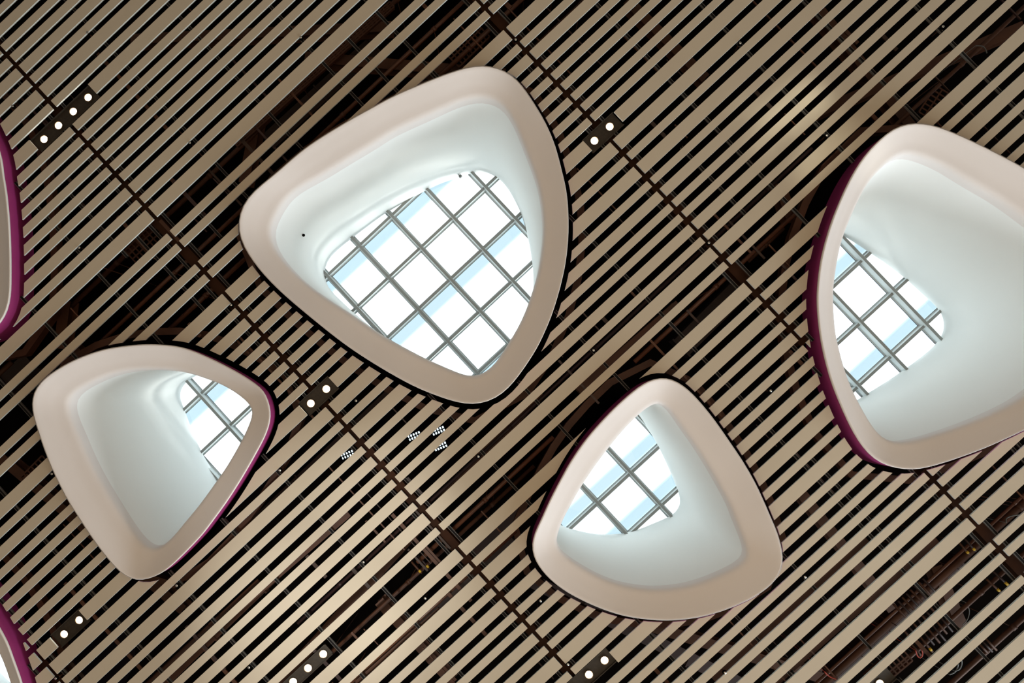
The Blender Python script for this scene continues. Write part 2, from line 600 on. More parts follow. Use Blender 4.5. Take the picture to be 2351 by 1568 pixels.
for sk in SKY:
    rt = thing('skylight', sk['label'], 'skylight', (sk['c'].x, sk['c'].y, Z_RIM))
    loc = Vector((sk['c'].x, sk['c'].y, Z_RIM))
    Rm, Lp, Tp = sk['R'], sk['L'], sk['T']

    def loft(name, rings, mt, smooth=True):
        vs, fs = [], []
        for ring, z in rings:
            zz = z if isinstance(z, (list, tuple)) else [z] * NSEG
            for p, q in zip(ring, zz):
                vs.append((p.x - loc.x, p.y - loc.y, q - loc.z))
        for i in range(len(rings) - 1):
            for k in range(NSEG):
                a, b = i * NSEG + k, i * NSEG + (k + 1) % NSEG
                fs.append((a, a + NSEG, b + NSEG, b))
        return link(name, mesh(name, vs, fs), mt, rt, smooth)

    def mixr(a, b, w):
        return [p.lerp(q, w) for p, q in zip(a, b)]

    # white flared rim, rounding over into the shaft
    prof = [(-0.012, .035), (-0.012, .006), (0.0, 0.0), (0.03, .002), (0.12, .03), (0.3, .075), (0.5, .12), (0.68, .16), (0.80, .175),
            (0.87, .19), (0.915, .203), (0.95, .22), (0.975, .24), (0.993, .27), (1.003, .32), (1.008, .40)]
    loft('rim', [(mixr(Rm, Lp, w), Z_RIM + z) for w, z in prof], M_WHITE)
    # shaft up to the roof
    rings = []
    L2 = mixr(Rm, Lp, 1.008)
    for k in range(9):
        w = k / 8
        rings.append((mixr(L2, Tp, w), (Z_RIM + .40) * (1 - w) + ZR * w))
    rings.append((offset(Tp, 0.004), ZR + 0.04))
    loft('shaft', rings, M_SHAFT)
    loft('shaft_casing', [(offset(mixr(Lp, Tp, w), .045), (Z_RIM + .46) * (1 - w) + Z_TOP * w) for w in (0, .25, .5, .75, .995)], M_CASE)
    # thin bead on the outer edge and magenta side
    O1 = offset(Rm, 0.004)
    loft('edge_bead', [(O1, Z_RIM + 0.036), (offset(Rm, 0.010), Z_RIM + 0.03), (offset(Rm, 0.010), Z_RIM + 0.004), (O1, Z_RIM - 0.002)],
         M_EDGE)
    zs = H + sk['deep']
    loft('magenta_side', [(offset(Rm, -0.002), Z_RIM + 0.034), (offset(Rm, 0.004), Z_RIM + 0.06), (offset(Rm, 0.006), Z_RIM + 0.12),
                          (offset(Rm, 0.006), zs)], M_PURPLE)['label'] = 'magenta painted outer side'
    loft('side_top', [(offset(Rm, 0.004), zs - .01), (offset(Rm, 0.002), H + .36), (offset(Rm, -.08), H + .36)], M_CASE)
    # stepped curb, bars and panes of the roof glazing: only the cells over the opening
    def bar_part(b, along_y, c, lo, hi, hw, za, zb):
        for q in ((c - hw, c - hw + .004, 1), (c + hw - .004, c + hw, 1), (c - hw + .004, c + hw - .004, 0)):
            if along_y:
                b.quadbox(q[0], q[1], lo, hi, za + (.002 if q[2] else 0), zb, q[2])
            else:
                b.quadbox(lo, hi, q[0], q[1], za + (.002 if q[2] else 0), zb, q[2])

    def rect_hits(x0, x1, y0, y1, poly):
        if any(x0 < p.x < x1 and y0 < p.y < y1 for p in poly):
            return True
        return any(inside(Vector(q), poly) for q in ((x0, y0), (x1, y0), (x1, y1), (x0, y1), ((x0 + x1) / 2, (y0 + y1) / 2)))

    def gx(i):
        return U(GS0 + GSP * i, Z_GLASS)

    def gy(j):
        return U(GT0 + GTP * j, Z_GLASS)

    big = offset(Tp, .12)
    cells = {(i, j) for i in range(-30, 30) for j in range(-30, 30)
             if (i, j) not in USED and rect_hits(gx(i), gx(i + 1), gy(j), gy(j + 1), big)}
    USED |= cells
    zg = Z_GLASS - loc.z
    cb = MB()
    for (i, j) in cells:
        xa, xb, ya, yb = gx(i) - loc.x, gx(i + 1) - loc.x, gy(j) - loc.y, gy(j + 1) - loc.y
        z0_, z1_ = ZR - loc.z, zg + .02
        if (i - 1, j) not in cells:
            cb.quadbox(xa - .05, xa - .0285, ya, yb, z0_, z1_)
        if (i + 1, j) not in cells:
            cb.quadbox(xb + .0285, xb + .05, ya, yb, z0_, z1_)
        if (i, j - 1) not in cells:
            cb.quadbox(xa, xb, ya - .05, ya - .0285, z0_, z1_)
        if (i, j + 1) not in cells:
            cb.quadbox(xa, xb, yb + .0285, yb + .05, z0_, z1_)
    cb.build('curb', M_WHITE, rt)
    for i in sorted({c_[0] for c_ in cells} | {c_[0] + 1 for c_ in cells}):       # bars across the slats: deeper
        js = [c_[1] for c_ in cells if c_[0] in (i, i - 1)]
        x, ya, yb = gx(i) - loc.x, gy(min(js)) - loc.y, gy(max(js) + 1) - loc.y
        b = MB()
        bar_part(b, True, x, ya, yb, .027, zg - .20, zg - .02)
        b.quadbox(x - .050, x + .050, ya, yb, zg - .02, zg - .008, 1)
        for s in (-1, 1):
            b.quadbox(x + s * .052 - .003, x + s * .052 + .003, ya, yb, zg - .02, zg - .006, 2)
        b.build('mullion', [M_MULL, M_MULLW, M_GASKET], rt)
    for j in sorted({c_[1] for c_ in cells} | {c_[1] + 1 for c_ in cells}):       # bars along the slats
        is_ = [c_[0] for c_ in cells if c_[1] in (j, j - 1)]
        y, xa, xb = gy(j) - loc.y, gx(min(is_)) - loc.x, gx(max(is_) + 1) - loc.x
        b = MB()
        bar_part(b, False, y, xa, xb, .027, zg - .13, zg - .021)
        b.quadbox(xa, xb, y - .046, y + .046, zg - .021, zg - .009, 1)
        for s in (-1, 1):
            b.quadbox(xa, xb, y + s * .048 - .003, y + s * .048 + .003, zg - .021, zg - .007, 2)
        b.build('mullion', [M_MULL, M_MULLW, M_GASKET], rt)
    pw, ph = U(GSP, Z_GLASS), U(GTP, Z_GLASS)
    pane = None
    for (i, j) in sorted(cells):
        if pane is None:
            pane = MB().quadbox(-pw / 2 + .03, pw / 2 - .03, -ph / 2 + .03, ph / 2 - .03, 0, .004).build('glass_pane', M_GLASS, rt)
            o = pane
        else:
            o = pane.copy()
            col.objects.link(o)
            o.parent = rt
        o.location = ((gx(i) + gx(i + 1)) / 2 - loc.x, (gy(j) + gy(j + 1)) / 2 - loc.y, zg - .005)
    # white diffusing sheets above the glass, fading at their edges; the open strips between them show the sky
    zd = Z_DIFF - loc.z
    fade = U(8, Z_DIFF)
    wide = offset(Tp, 1.0)
    cen = [U(g + (18 if g < 0 else -18), Z_DIFF) for g in sk['gaps']]
    half = U(17, Z_DIFF)
    for a, b in zip([cen[0] - U(200, Z_DIFF)] + cen, cen + [cen[-1] + U(200, Z_DIFF)]):
        ya, yb = a + half, b - half
        for i in range(-30, 30):
            xa, xb = U(GS0 + GSP * i, Z_DIFF) + .004, U(GS0 + GSP * (i + 1), Z_DIFF) - .004
            if (i, round(ya, 1)) in USEDP or not rect_hits(xa, xb, ya, yb, wide):
                continue
            pc = Vector(((xa + xb) / 2, (ya + yb) / 2))
            if min(SKY, key=lambda q: min((pc - p).length for p in q['T'][::6])) is not sk:
                continue
            USEDP.add((i, round(ya, 1)))
            gxs = [xa, xa + .06, xb - .06, xb]
            gys = [ya - fade, ya + fade, yb - fade, yb + fade]
            vs = [(x - loc.x, y - loc.y, zd) for y in gys for x in gxs]
            fs = [(r * 4 + q, r * 4 + q + 1, r * 4 + q + 5, r * 4 + q + 4) for r in range(3) for q in range(3)]
            me = mesh('diffuser_panel', vs, fs)
            at = me.attributes.new('frit', 'FLOAT', 'POINT')
            for r in range(4):
                for q in range(4):
                    at.data[r * 4 + q].value = 0.0 if r in (0, 3) else (0.8 if q in (0, 3) else 1.0)
            link('diffuser_panel', me, M_DIFF, rt)

# ------------------------------------------------------------------ slats
T = [(-1556.0,-1526.5),(-1511.4,-1494.1),(-1478.7,-1455.5),(-1439.4,-1420.9),(-1406.2,-1385.5),(-1372.8,-1347.7),(-1334.7,-1315.0),
     (-1300.8,-1271.0),(-1256.9,-1237.8),(-1224.0,-1194.0),(-1179.7,-1160.5),(-1146.6,-1127.6),(-1113.6,-1094.8),(-1080.7,-1062.0),
     (-1048.2,-1029.5),(-1014.6,-995.9),(-981.2,-956.9),(-941.6,-923.3),(-909.0,-878.8),(-833.3,-815.2),(-800.5,-782.1),
     (-734.4,-716.4),(-701.9,-683.4),(-639.1,-609.3),(-593.6,-576.0),(-561.1,-537.0),(-521.8,-504.1),(-489.3,-471.0),
     (-456.5,-438.4),(-422.4,-404.8),(-389.5,-371.8),(-357.0,-339.3),(-324.0,-294.2),(-279.2,-249.3),(-234.1,-216.3),
     (-201.3,-171.8),(-156.1,-138.7),(-123.4,-99.9),(-84.5,-66.9),(-51.6,-34.0),(-19.0,4.7),(20.1,37.8),(53.0,81.9),
     (97.6,115.0),(163.8,192.5),(208.6,226.3),(241.9,270.7),(285.7,303.7),(319.2,343.0),(357.8,375.4),(390.4,408.3),
     (424.2,447.6),(462.7,480.3),(495.3,525.0),(540.5,557.9),(572.7,603.0),(618.6,636.2),(651.4,669.0),(685.6,702.2),
     (717.5,735.0),(749.2,767.3),(781.8,799.6),(814.6,838.3),(853.0,871.0),(886.6,915.0),(960.3,977.7),(992.6,1010.3),
     (1058.6,1076.4),(1091.6,1109.0),(1153.0,1181.6),(1196.8,1214.0),(1230.6,1248.2),(1263.4,1281.0)]
SEAMS = [(-2105.0, -1210.2), (-1200.4, -315.0), (-305.5, 580.0), (589.4, 1474.8), (1484.3, 2100.0)]
# lamp recesses cut out of wide slats: t of the slat, s range
SLOTS = [(-1224.0, -406.3, -214.6), (-324.0, -358.0, -263.0), (-324.0, 537.5, 634.2), (-324.0, -1157.7, -1063.0), (572.7, -406.0, -214.8)]
ST = 0.026


def in_view(pts, m_=170):
    q = [pix((p[0], p[1], H)) for p in pts]
    return not (max(a[0] for a in q) < -m_ or min(a[0] for a in q) > W + m_ or max(a[1] for a in q) < -m_
                or min(a[1] for a in q) > HH + m_)


unit = MB().quadbox(0, 1, 0, 1, 0, 1)
for t0, t1 in T:
    for a, b in SEAMS:
        spans = [(a, b)]
        for (st, sa, sb) in SLOTS:
            if abs(st - t0) < 1:
                ns = []
                for (p, q) in spans:
                    if sb <= p or sa >= q:
                        ns.append((p, q))
                    else:
                        if sa > p + 2:
                            ns.append((p, sa))
                        if sb < q - 2:
                            ns.append((sb, q))
                spans = ns
        for (p, q) in spans:
            x0, x1, y0, y1 = U(p), U(q), U(t0), U(t1)
            outer = [Vector((x0, y0)), Vector((x1, y0)), Vector((x1, y1)), Vector((x0, y1))]
            if not in_view(outer):
                continue
            hs = [sk['cut'] for sk in SKY if not (max(v.x for v in sk['cut']) < x0 or min(v.x for v in sk['cut']) > x1
                                                  or max(v.y for v in sk['cut']) < y0 or min(v.y for v in sk['cut']) > y1)]
            if not hs:
                mb = MB().quadbox(x0, x1, y0, y1, H, H + ST)
                mb.mi = [0, 0, 1, 1, 1, 1]
                mb.build('slat', [M_SLAT, M_SLATSIDE], ceiling)
                continue
            ov, comps = cut_regions(outer, hs)
            for comp in comps:
                ar = sum(abs((ov[t[1]] - ov[t[0]]).cross(ov[t[2]] - ov[t[0]])) / 2 for t in comp)
                if ar < 4e-4:
                    continue
                pts = [ov[i] for t in comp for i in t]
                xs_, ys_ = [v.x for v in pts], [v.y for v in pts]
                if not in_view([Vector((min(xs_), y0)), Vector((max(xs_), y0)), Vector((min(xs_), y1)), Vector((max(xs_), y1))]):
                    continue
                v, f = extrude_tris(ov, comp, H, H + ST)
                o = link('slat', mesh('slat', v, f), [M_SLAT, M_SLATSIDE], ceiling)
                o.data.polygons.foreach_set('material_index', [0 if len(q) == 3 else 1 for q in f])


# ------------------------------------------------------------------ black carrier rails above the slats
def clear_spans(x, y0, y1, key='R', grow=0.03, step=0.02, horiz=False):
    out, cur = [], None
    n = int((y1 - y0) / step)
    polys = [sk[key] for sk in SKY]
    for i in range(n + 1):
        y = y0 + i * step
        p = Vector((y, x)) if horiz else Vector((x, y))
        ok = True
        for sk, poly in zip(SKY, polys):
            for g in ((0, 0),) if grow == 0 else ((0, 0), (grow, 0), (-grow, 0), (0, grow), (0, -grow)):
                if inside(p + Vector(g), poly):
                    ok = False
                    break
            if not ok:
                break
        if ok and cur is None:
            cur = y
        if not ok and cur is not None:
            if y - cur > .12:
                out.append((cur, y - step))
            cur = None
    if cur is not None:
        out.append((cur, y1))
    return out


LAMPS = [(-1206.8, -406, -215, 20), (-307.8, 538, 634, 20), (-310.2, -357.6, -263.4, 20), (-308.5, -1157.3, -1063.4, 20),
         (137, -875, -690, 16), (581.5, -405.6, -215.2, 22), (1032, 150, 222, 18)]


def rail(x, ya, yb):
    for (t, sa, sb, hf) in LAMPS:
        if U(sa) - .02 < x < U(sb) + .02 and ya < U(t) < yb:
            rail(x, ya, U(t - hf))
            rail(x, U(t + hf), yb)
            return
    b = MB()
    z = H + ST
    b.quadbox(x - .017, x + .017, ya, yb, z + .004, z + .04, 0)
    b.quadbox(x - .019, x - .0155, ya, yb, z + .001, z + .04, 1)
    b.quadbox(x + .0155, x + .019, ya, yb, z + .001, z + .04, 1)
    b.build('carrier_rail', [M_RAIL, M_RAILEDGE], ceiling)


for a, b in SEAMS:
    for off in (14.5, 187, 358, 530, 702, 868):
        s = a + off
        if s > b or s < -1500 or s > 1350:
            continue
        x = U(s, H + .03)
        for ya, yb in clear_spans(x, U(-1520), U(1250)):
            if in_view([Vector((x, ya)), Vector((x, yb))], 60):
                rail(x, ya, yb)
for s, ta, tb in ((-227, -830, -740), (-372, -880, -640), (-421, -1070, -860), (305, -880, -560), (390, -700, -560),
                  (860, -620, -480), (690, -160, 60), (-1030, 120, 420), (420, 560, 900), (760, 560, 1060), (60, 880, 1200)):
    x = U(s, H + .03)
    for ya, yb in clear_spans(x, U(ta), U(tb)):
        rail(x, ya, yb)

# brown hanger bars crossing above the slats
rb = random.Random(11)
nbar = 0
while nbar < 110:
    px, py = rb.uniform(-60, W + 60), rb.uniform(-60, HH + 60)
    z = H + rb.uniform(.07, .15)
    p = P(px, py, z)
    ln, wd = rb.choice((.25, .4, .8, 1.6)), rb.choice((.012, .018, .03, .05))
    if abs(p.x / z * F - 2) < 0 or any(inside(Vector((p.x + dx, p.y + ln * k)), sk['R']) for sk in SKY for dx in (-.12, .12)
                                       for k in (0, .25, .5, .75, 1)):
        continue
    nbar += 1
    MB().quadbox(p.x - wd / 2, p.x + wd / 2, p.y, p.y + ln, z, z + .02).build('hanger_bar', rb.choice((M_BROWN, M_BROWN, M_PLUM, M_BROWN2)),
                                                                              ceiling)

# ------------------------------------------------------------------ recessed lamp units
def lamp_unit(label, t, slots, s0, s1, half=20.0, plate=True):
    cx, cy = U((s0 + s1) / 2), U(t)
    rt = thing('lamp_unit', label, 'ceiling light', (cx, cy, H + .03), 0, 'recessed lamp units in the slat ceiling')
    z = .012
    b = MB()
    b.quadbox(U(s0) - cx, U(s1) - cx, -U(half), U(half), z + .03, z + .05)
    b.quadbox(U(s0) - cx, U(s1) - cx, -U(half), -U(half) + .012, z - .0, z + .03)
    b.quadbox(U(s0) - cx, U(s1) - cx, U(half) - .012, U(half), z - .0, z + .03)
    b.build('mounting_plate', M_PLATE, rt)
    first = None
    for s in slots:
        lx = U(s) - cx
        if first is None:
            r = MB().lathe((0, 0, 0), [(.046, .045), (.058, .030), (.060, .022), (.052, .018), (.047, .03), (.044, .045)], 24).build('trim_ring', M_RING, rt, True)
            l = MB().lathe((0, 0, 0), [(.0001, .014), (.022, .016), (.036, .024), (.043, .036), (.045, .048)], 24).build('lamp_lens', M_LENS, r, True)
            first = (r, l)
        else:
            r = first[0].copy()
            col.objects.link(r)
            r.parent = rt
            l = first[1].copy()
            col.objects.link(l)
            l.parent = r
        r.location = (lx, 0, 0)
        light('lamp_glow', 'SPOT', (U(s), cy, H - .02), 6, (1.0, .80, .58), look=(U(s), cy, 0), spot_size=math.radians(70),
              spot_blend=.5, shadow_soft_size=.04)


lamp_unit('four lit round lamps in a dark recess at the upper left of the ceiling', -1206.8, (-236.5, -285, -333.5, -381), -406, -215)
lamp_unit('two glaring lamps in a recess just right of the largest skylight', -307.8, (559.4, 607.2), 538, 634)
lamp_unit('two glaring lamps between the largest skylight and the lower left skylight', -310.2, (-335.9, -286.5), -357.6, -263.4)
lamp_unit('two round lamps in a dark recess above the bottom left corner', -308.5, (-1131.8, -1083.1), -1157.3, -1063.4)
lamp_unit('row of lamps in the wide dark slot at the bottom, left of centre', 137.0, (-707.4, -755.8, -803.0, -851), -875, -690, 15)
lamp_unit('two bright lamps at the bottom edge below the egg-shaped skylight', 581.5, (-235.8, -284.2, -333, -381), -405.6, -215.2)
lamp_unit('single round lamp at the bottom edge near the right corner', 1032.0, (186.4,), 150, 222, 17)

# ------------------------------------------------------------------ services in the dark void above the slats
rnd = random.Random(4)
ZT = Z_TOP


# beams directly above the panel seams, along the seams
for s, where in ((-310.5, 'the seam through the middle of the ceiling, left of the largest skylight'),
                 (584.7, 'the seam that runs down right of the largest skylight'),
                 (-1205.5, 'the seam at the bottom left corner')):
    x = U(s, H + .2)
    t_ = thing('steel_beam', 'rust-brown beam seen through ' + where, 'beam', (x, 0, H + .16))
    for ya, yb in clear_spans(x, U(-1560), U(1280), grow=.09):
        if not in_view([Vector((x, ya)), Vector((x, yb))], 100):
            continue
        b = MB()
        b.quadbox(-.075, .075, ya, yb, .0, .012)
        b.quadbox(-.010, .010, ya, yb, .012, .20)
        b.quadbox(-.075, .075, ya, yb, .20, .212)
        b.build('beam_length', M_SEAM, t_)


def runs(name, label, cat, mbs, mt, smooth=False):
    """one thing: a mesh, or an Empty with a part for every stretch between the shafts"""
    if len(mbs) == 1:
        return tag(mbs[0].build(name, mt, None, smooth), label, cat)
    if mbs:
        v0 = Vector(mbs[0].v[0])
        t_ = thing(name, label, cat, tuple(v0))
        for mb in mbs:
            mb.v = [tuple(Vector(v) - v0) for v in mb.v]
            mb.build(name + '_length', mt, t_, smooth)


def clip_line(t, z, grow):
    return clear_spans(U(t, z), U(-1500, H), U(1700, H), grow=grow, horiz=True)


# trimmer beams round the skylights
NM = ['the largest skylight', 'the lower left skylight', 'the egg-shaped skylight', 'the skylight at the right edge',
      'the skylight at the left edge', 'the bottom left corner skylight']
for sk, nm in zip(SKY, NM):
    o1, o2 = offset(sk['R'], .20), offset(sk['R'], .30)
    o1, o2 = o1[::6], o2[::6]
    n = len(o1)
    vs, fs = [], []
    for ring, z in ((o1, H + .42), (o2, H + .42), (o2, H + .56), (o1, H + .56)):
        vs += [(p.x, p.y, z) for p in ring]
    for i in range(4):
        for k in range(n):
            a, b = i * n + k, i * n + (k + 1) % n
            c_, d = ((i + 1) % 4) * n + (k + 1) % n, ((i + 1) % 4) * n + k
            fs.append((a, b, c_, d))
    tag(link('trimmer_beam', mesh('trimmer_beam', vs, fs), M_BROWN), 'rust-brown trimmer beam in the void around ' + nm, 'beam')


def run_pipe(t, s0, s1, z, r, mt, label, cat='pipe', name='pipe'):
    y = U(t, z)
    mbs = []
    for a, b in clear_spans(y, U(s0, z), U(s1, z), grow=.34, horiz=True):
        if b - a < .5:
            continue
        mb = MB().tube([(a, y, z), (b, y, z)], r, 12)
        n = max(1, int((b - a) / 1.6))
        for k in range(n):
            x = a + (k + .5) * (b - a) / n
            mb.tube([(x - .03, y, z), (x + .03, y, z)], r * 1.25, 12)
            mb.tube([(x, y, z + r), (x, y, ZT)], .006, 6)
        mbs.append(mb)
    runs(name, label, cat, mbs, mt, True)


run_pipe(-863, -1000, 900, H + .85, .035, M_BROWN, 'rust-brown pipe high in the widest dark slot above the largest skylight')
run_pipe(-893, -900, -340, H + .35, .030, M_PIPE, 'thick brown pipe behind the slats between the left edge and the upper seam')
run_pipe(-752, -800, 900, H + .65, .030, M_PIPE, 'copper-brown pipe in the dark slot touching the top of the largest skylight')
run_pipe(-1288, -300, 1100, H + .45, .028, M_PLUM, 'plum pipe behind the slats in the top left corner')
run_pipe(-662, -700, 900, H + .75, .035, M_PIPE, 'copper-brown pipe left of the largest skylight, in the slot beside its left tip')
run_pipe(128, -400, 900, H + .40, .032, M_PIPE, 'copper pipe in the wide dark slot between the largest and the egg-shaped skylights')
run_pipe(147, -1100, 60, H + .9, .030, M_BROWN, 'brown pipe deep in the wide dark slot by the bottom lamps')
run_pipe(45, -700, 900, H + .35, .026, M_PLUM, 'plum pipe one slat up from the wide slot in the lower middle')
run_pipe(228, -900, -100, H + .35, .024, M_PIPE, 'copper pipe glinting behind the slats at the bottom centre')
run_pipe(932, -300, 1100, H + .55, .022, M_PIPE, 'thin copper conduit in the wide dark slot at the lower right')
run_pipe(945, -300, 1100, H + .75, .05, M_BROWN, 'fat brown pipe in the wide dark slot at the lower right')
run_pipe(1027, -200, 900, H + .60, .03, M_BROWN, 'brown pipe in the second wide slot from the lower right corner')
run_pipe(1130, -200, 900, H + .55, .035, M_BROWN, 'brown pipe in the last wide slot before the lower right corner')
run_pipe(-15, 500, 1200, H + .4, .028, M_PLUM, 'plum pipe behind the slats left of the right-hand skylight')
run_pipe(-560, 600, 1500, H + .4, .028, M_BROWN, 'brown pipe behind the slats in the top right area')
run_pipe(135, 620, 1500, H + .8, .030, M_BROWN, 'brown pipe in the dark slot running up to the right edge')
run_pipe(-90, -1400, -700, H + .5, .028, M_BROWN, 'brown pipe behind the slats left of the lower left skylight')


# deep I-beams and ducts crossing in the void
def ibeam(a, b, w_, h_):
    mb = MB()
    mb.bar(a, b, w_, .014)
    mb.bar(a + Vector((0, 0, h_)), b + Vector((0, 0, h_)), w_, .014)
    return mb.bar(a + Vector((0, 0, h_ / 2)), b + Vector((0, 0, h_ / 2)), .012, h_ - .014)


def clear_pt(x, y, g=.16):
    return not any(inside(Vector((x + dx, y + dy)), sk['R']) for sk in SKY for dx in (-g, 0, g) for dy in (-g, 0, g))


def spans_px(p, q, z, g=.16):
    """world spans of the straight line between two pixels, kept clear of the skylight shafts"""
    a, b = P(*p, z), P(*q, z)
    n = int((b - a).length / .05)
    out, cur = [], None
    for i in range(n + 1):
        w_ = a.lerp(b, i / n)
        ok = clear_pt(w_.x, w_.y, g)
        if ok and cur is None:
            cur = w_
        if not ok and cur is not None:
            if (w_ - cur).length > .4:
                out.append((cur, a.lerp(b, (i - 1) / n)))
            cur = None
    if cur is not None and (b - cur).length > .4:
        out.append((cur, b))
    return out


BEAMS = [
    ((150, 690), (135, 800), H + .7, 'short upright-looking brown beam left of the lower left skylight'),
    ((560, 420), (590, 260), H + .9, 'brown beam crossing the dark slot above the left tip of the largest skylight'),
    ((700, 130), (1160, 170), H + .9, 'brown beam crossing the slots just above the largest skylight'),
    ((0, 640), (330, 960), H + 1.3, 'dark beam crossing behind the slats at the left edge'),
    ((640, 1568), (1240, 900), H + 1.1, 'brown beam running up from the bottom lamps towards the lower tip of the largest skylight'),
    ((870, 1380), (1040, 1568), H + 1.2, 'brown beam crossing the wide slot at the bottom, right of the lamps'),
    ((1440, 0), (1620, 180), H + 1.2, 'brown beam behind the slats at the top, right of centre'),
    ((1330, 900), (1560, 700), H + .55, 'long brown beam in the dark slot up and left of the egg-shaped skylight'),
    ((1870, 260), (2351, 60), H + 1.0, 'brown beam in the dark wedge above the right-hand skylight'),
    ((1790, 420), (1850, 600), H + .8, 'brown beam left of the right-hand skylight, in the dark wedge'),
    ((2150, 1300), (2210, 1440), H + .8, 'brown beam crossing the wide dark slot at the lower right'),
    ((1830, 1120), (2050, 1400), H + 1.3, 'brown beam behind the slats between the two right-hand skylights'),
    ((0, 1050), (420, 1400), H + 1.3, 'dark beam behind the slats left of the lower left skylight'),
    ((300, 90), (900, 60), H + 1.4, 'dark beam behind the slats along the upper left'),
    ((1500, 1440), (1900, 1560), H + 1.1, 'brown beam slanting behind the slats at the bottom right of centre'),
    ((1880, 20), (2100, 300), H + 1.3, 'brown beam slanting behind the slats at the top right'),
]
for p, q, z, lab in BEAMS:
    runs('steel_beam', lab, 'beam', [ibeam(a, b, .16, .22) for a, b in spans_px(p, q, z)], M_BROWN)


def duct(p, q, z, w_, h_, mt, lab):
    mbs = []
    for a, b in spans_px(p, q, z, w_ * .55):
        mb = MB()
        mb.bar(a, b, w_, h_)
        L = (b - a).length
        n = max(1, int(L / .9))
        for k in range(n + 1):
            c_ = a.lerp(b, k / n)
            d = (b - a).normalized() * .015
            mb.bar(c_ - d, c_ + d, w_ + .05, h_ + .05)
        mbs.append(mb)
    runs('air_duct', lab, 'duct', mbs, mt)


duct((820, 1568), (1180, 1240), H + 1.93, .34, .25, M_BROWN2, 'brown air duct behind the wide slot at the bottom of the picture')
duct((1080, 1260), (1500, 880), H + 1.89, .30, .2, M_PLUM, 'plum air duct in the wide slot left of the egg-shaped skylight')
duct((1560, 800), (1760, 600), H + 2.00, .34, .25, M_BROWN2, 'dark duct in the slot between the largest and right-hand skylights')
duct((20, 880), (260, 660), H + 1.95, .3, .2, M_BROWN2, 'dark duct in the slot above the lower left skylight')
duct((620, 330), (860, 110), H + 1.95, .3, .2, M_BROWN2, 'dark duct in the widest slot above the largest skylight')
duct((1900, 1560), (2200, 1290), H + 1.90, .3, .2, M_PLUM, 'plum duct in the wide slot at the lower right')
duct((1220, 1330), (1700, 1568), H + 1.95, .22, .2, M_PLUM, 'plum duct slanting behind the slats below the egg-shaped skylight')
duct((380, 1568), (720, 1240), H + 1.84, .12, .1, M_BROWN, 'narrow brown duct behind the slats below the lower left skylight')
duct((480, 1300), (900, 900), H + 1.93, .16, .1, M_PLUM, 'narrow plum duct behind the slats between the two left skylights')


# perforated cable trays: strips with punched slots, seen through the gaps
def tray(p, q, z, w_, lab, mt=M_BROWN):
    mbs = []
    for a, b in spans_px(p, q, z, w_ * .6):
        d = (b - a).normalized()
        s_ = d.cross(Vector((0, 0, 1))).normalized()
        mb = MB()
        L = (b - a).length
        for k in (-1, -.33, .33, 1):
            mb.bar(a + s_ * w_ / 2 * k, b + s_ * w_ / 2 * k, .022, .012)
        for k in (-1, 1):
            mb.bar(a + s_ * w_ / 2 * k + Vector((0, 0, .03)), b + s_ * w_ / 2 * k + Vector((0, 0, .03)), .006, .06)
        n = int(L / .065)
        for k in range(n + 1):
            c_ = a + d * (L * k / n)
            mb.bar(c_ - s_ * w_ / 2, c_ + s_ * w_ / 2, .022, .010)
        mbs.append(mb)
    runs('cable_tray', lab, 'cable tray', mbs, mt)


tray((300, 590), (372, 520), H + .7, .26, 'perforated cable tray in the dark slot at the middle left')
tray((1040, 140), (1110, 70), H + .8, .26, 'perforated cable tray in the dark slot above the top of the largest skylight')
tray((540, 330), (900, 10), H + .55, .10, 'long narrow perforated tray in the widest slot above the largest skylight')
tray((820, 1568), (1010, 1400), H + .20, .06, 'narrow perforated tray behind the slats at the bottom centre')
tray((1780, 1568), (2150, 1240), H + .20, .07, 'narrow perforated tray behind the slats at the lower right')
tray((1640, 1560), (1990, 1240), H + .20, .07, 'narrow perforated tray behind the slats below the right-hand skylight')
tray((360, 1560), (800, 1180), H + .20, .07, 'narrow perforated tray behind the bright slats at the bottom left')
tray((2000, 1568), (2080, 1500), H + .35, .26, 'perforated cable tray in the slot beside the single bottom right lamp')
tray((2130, 270), (2170, 210), H + .8, .3, 'perforated cable tray in the dark wedge above the right-hand skylight')
tray((60, 1110), (110, 1060), H + .6, .25, 'perforated cable tray in the slot left of the lower left skylight')


# hanger rods, tagged stubs, looped cables at the lower right
def stub_row(p, q, n, dx, dy, z, lab, yellow=()):
    """row of short brown pipe stubs side by side"""
    a, b = P(*p, z), P(*q, z)
    t_ = thing('pipe_rack', lab, 'pipes', tuple(a))
    MB().tube([(0, 0, 0), (0, 0, ZT - z)], .006, 6).build('tie_rod', M_BROWN, t_)
    for k in range(n):
        c_ = a.lerp(b, k / max(1, n - 1)) - a
        e = P(p[0] + dx, p[1] + dy, z) - a
        e = e * (0.78 + .22 * ((k * 7) % 3) / 2)
        MB().tube([c_, c_ + e], .016, 8).build('pipe_stub', M_PLUM if k % 2 else M_BROWN, t_, True)
        if yellow == 'all' or k in yellow:
            m_ = c_ + e * .82
            MB().tube([m_ - e * .1, m_ + e * .08], .019, 8).build('tag_band', M_YELLOW, t_, True)['label'] = 'yellow band'


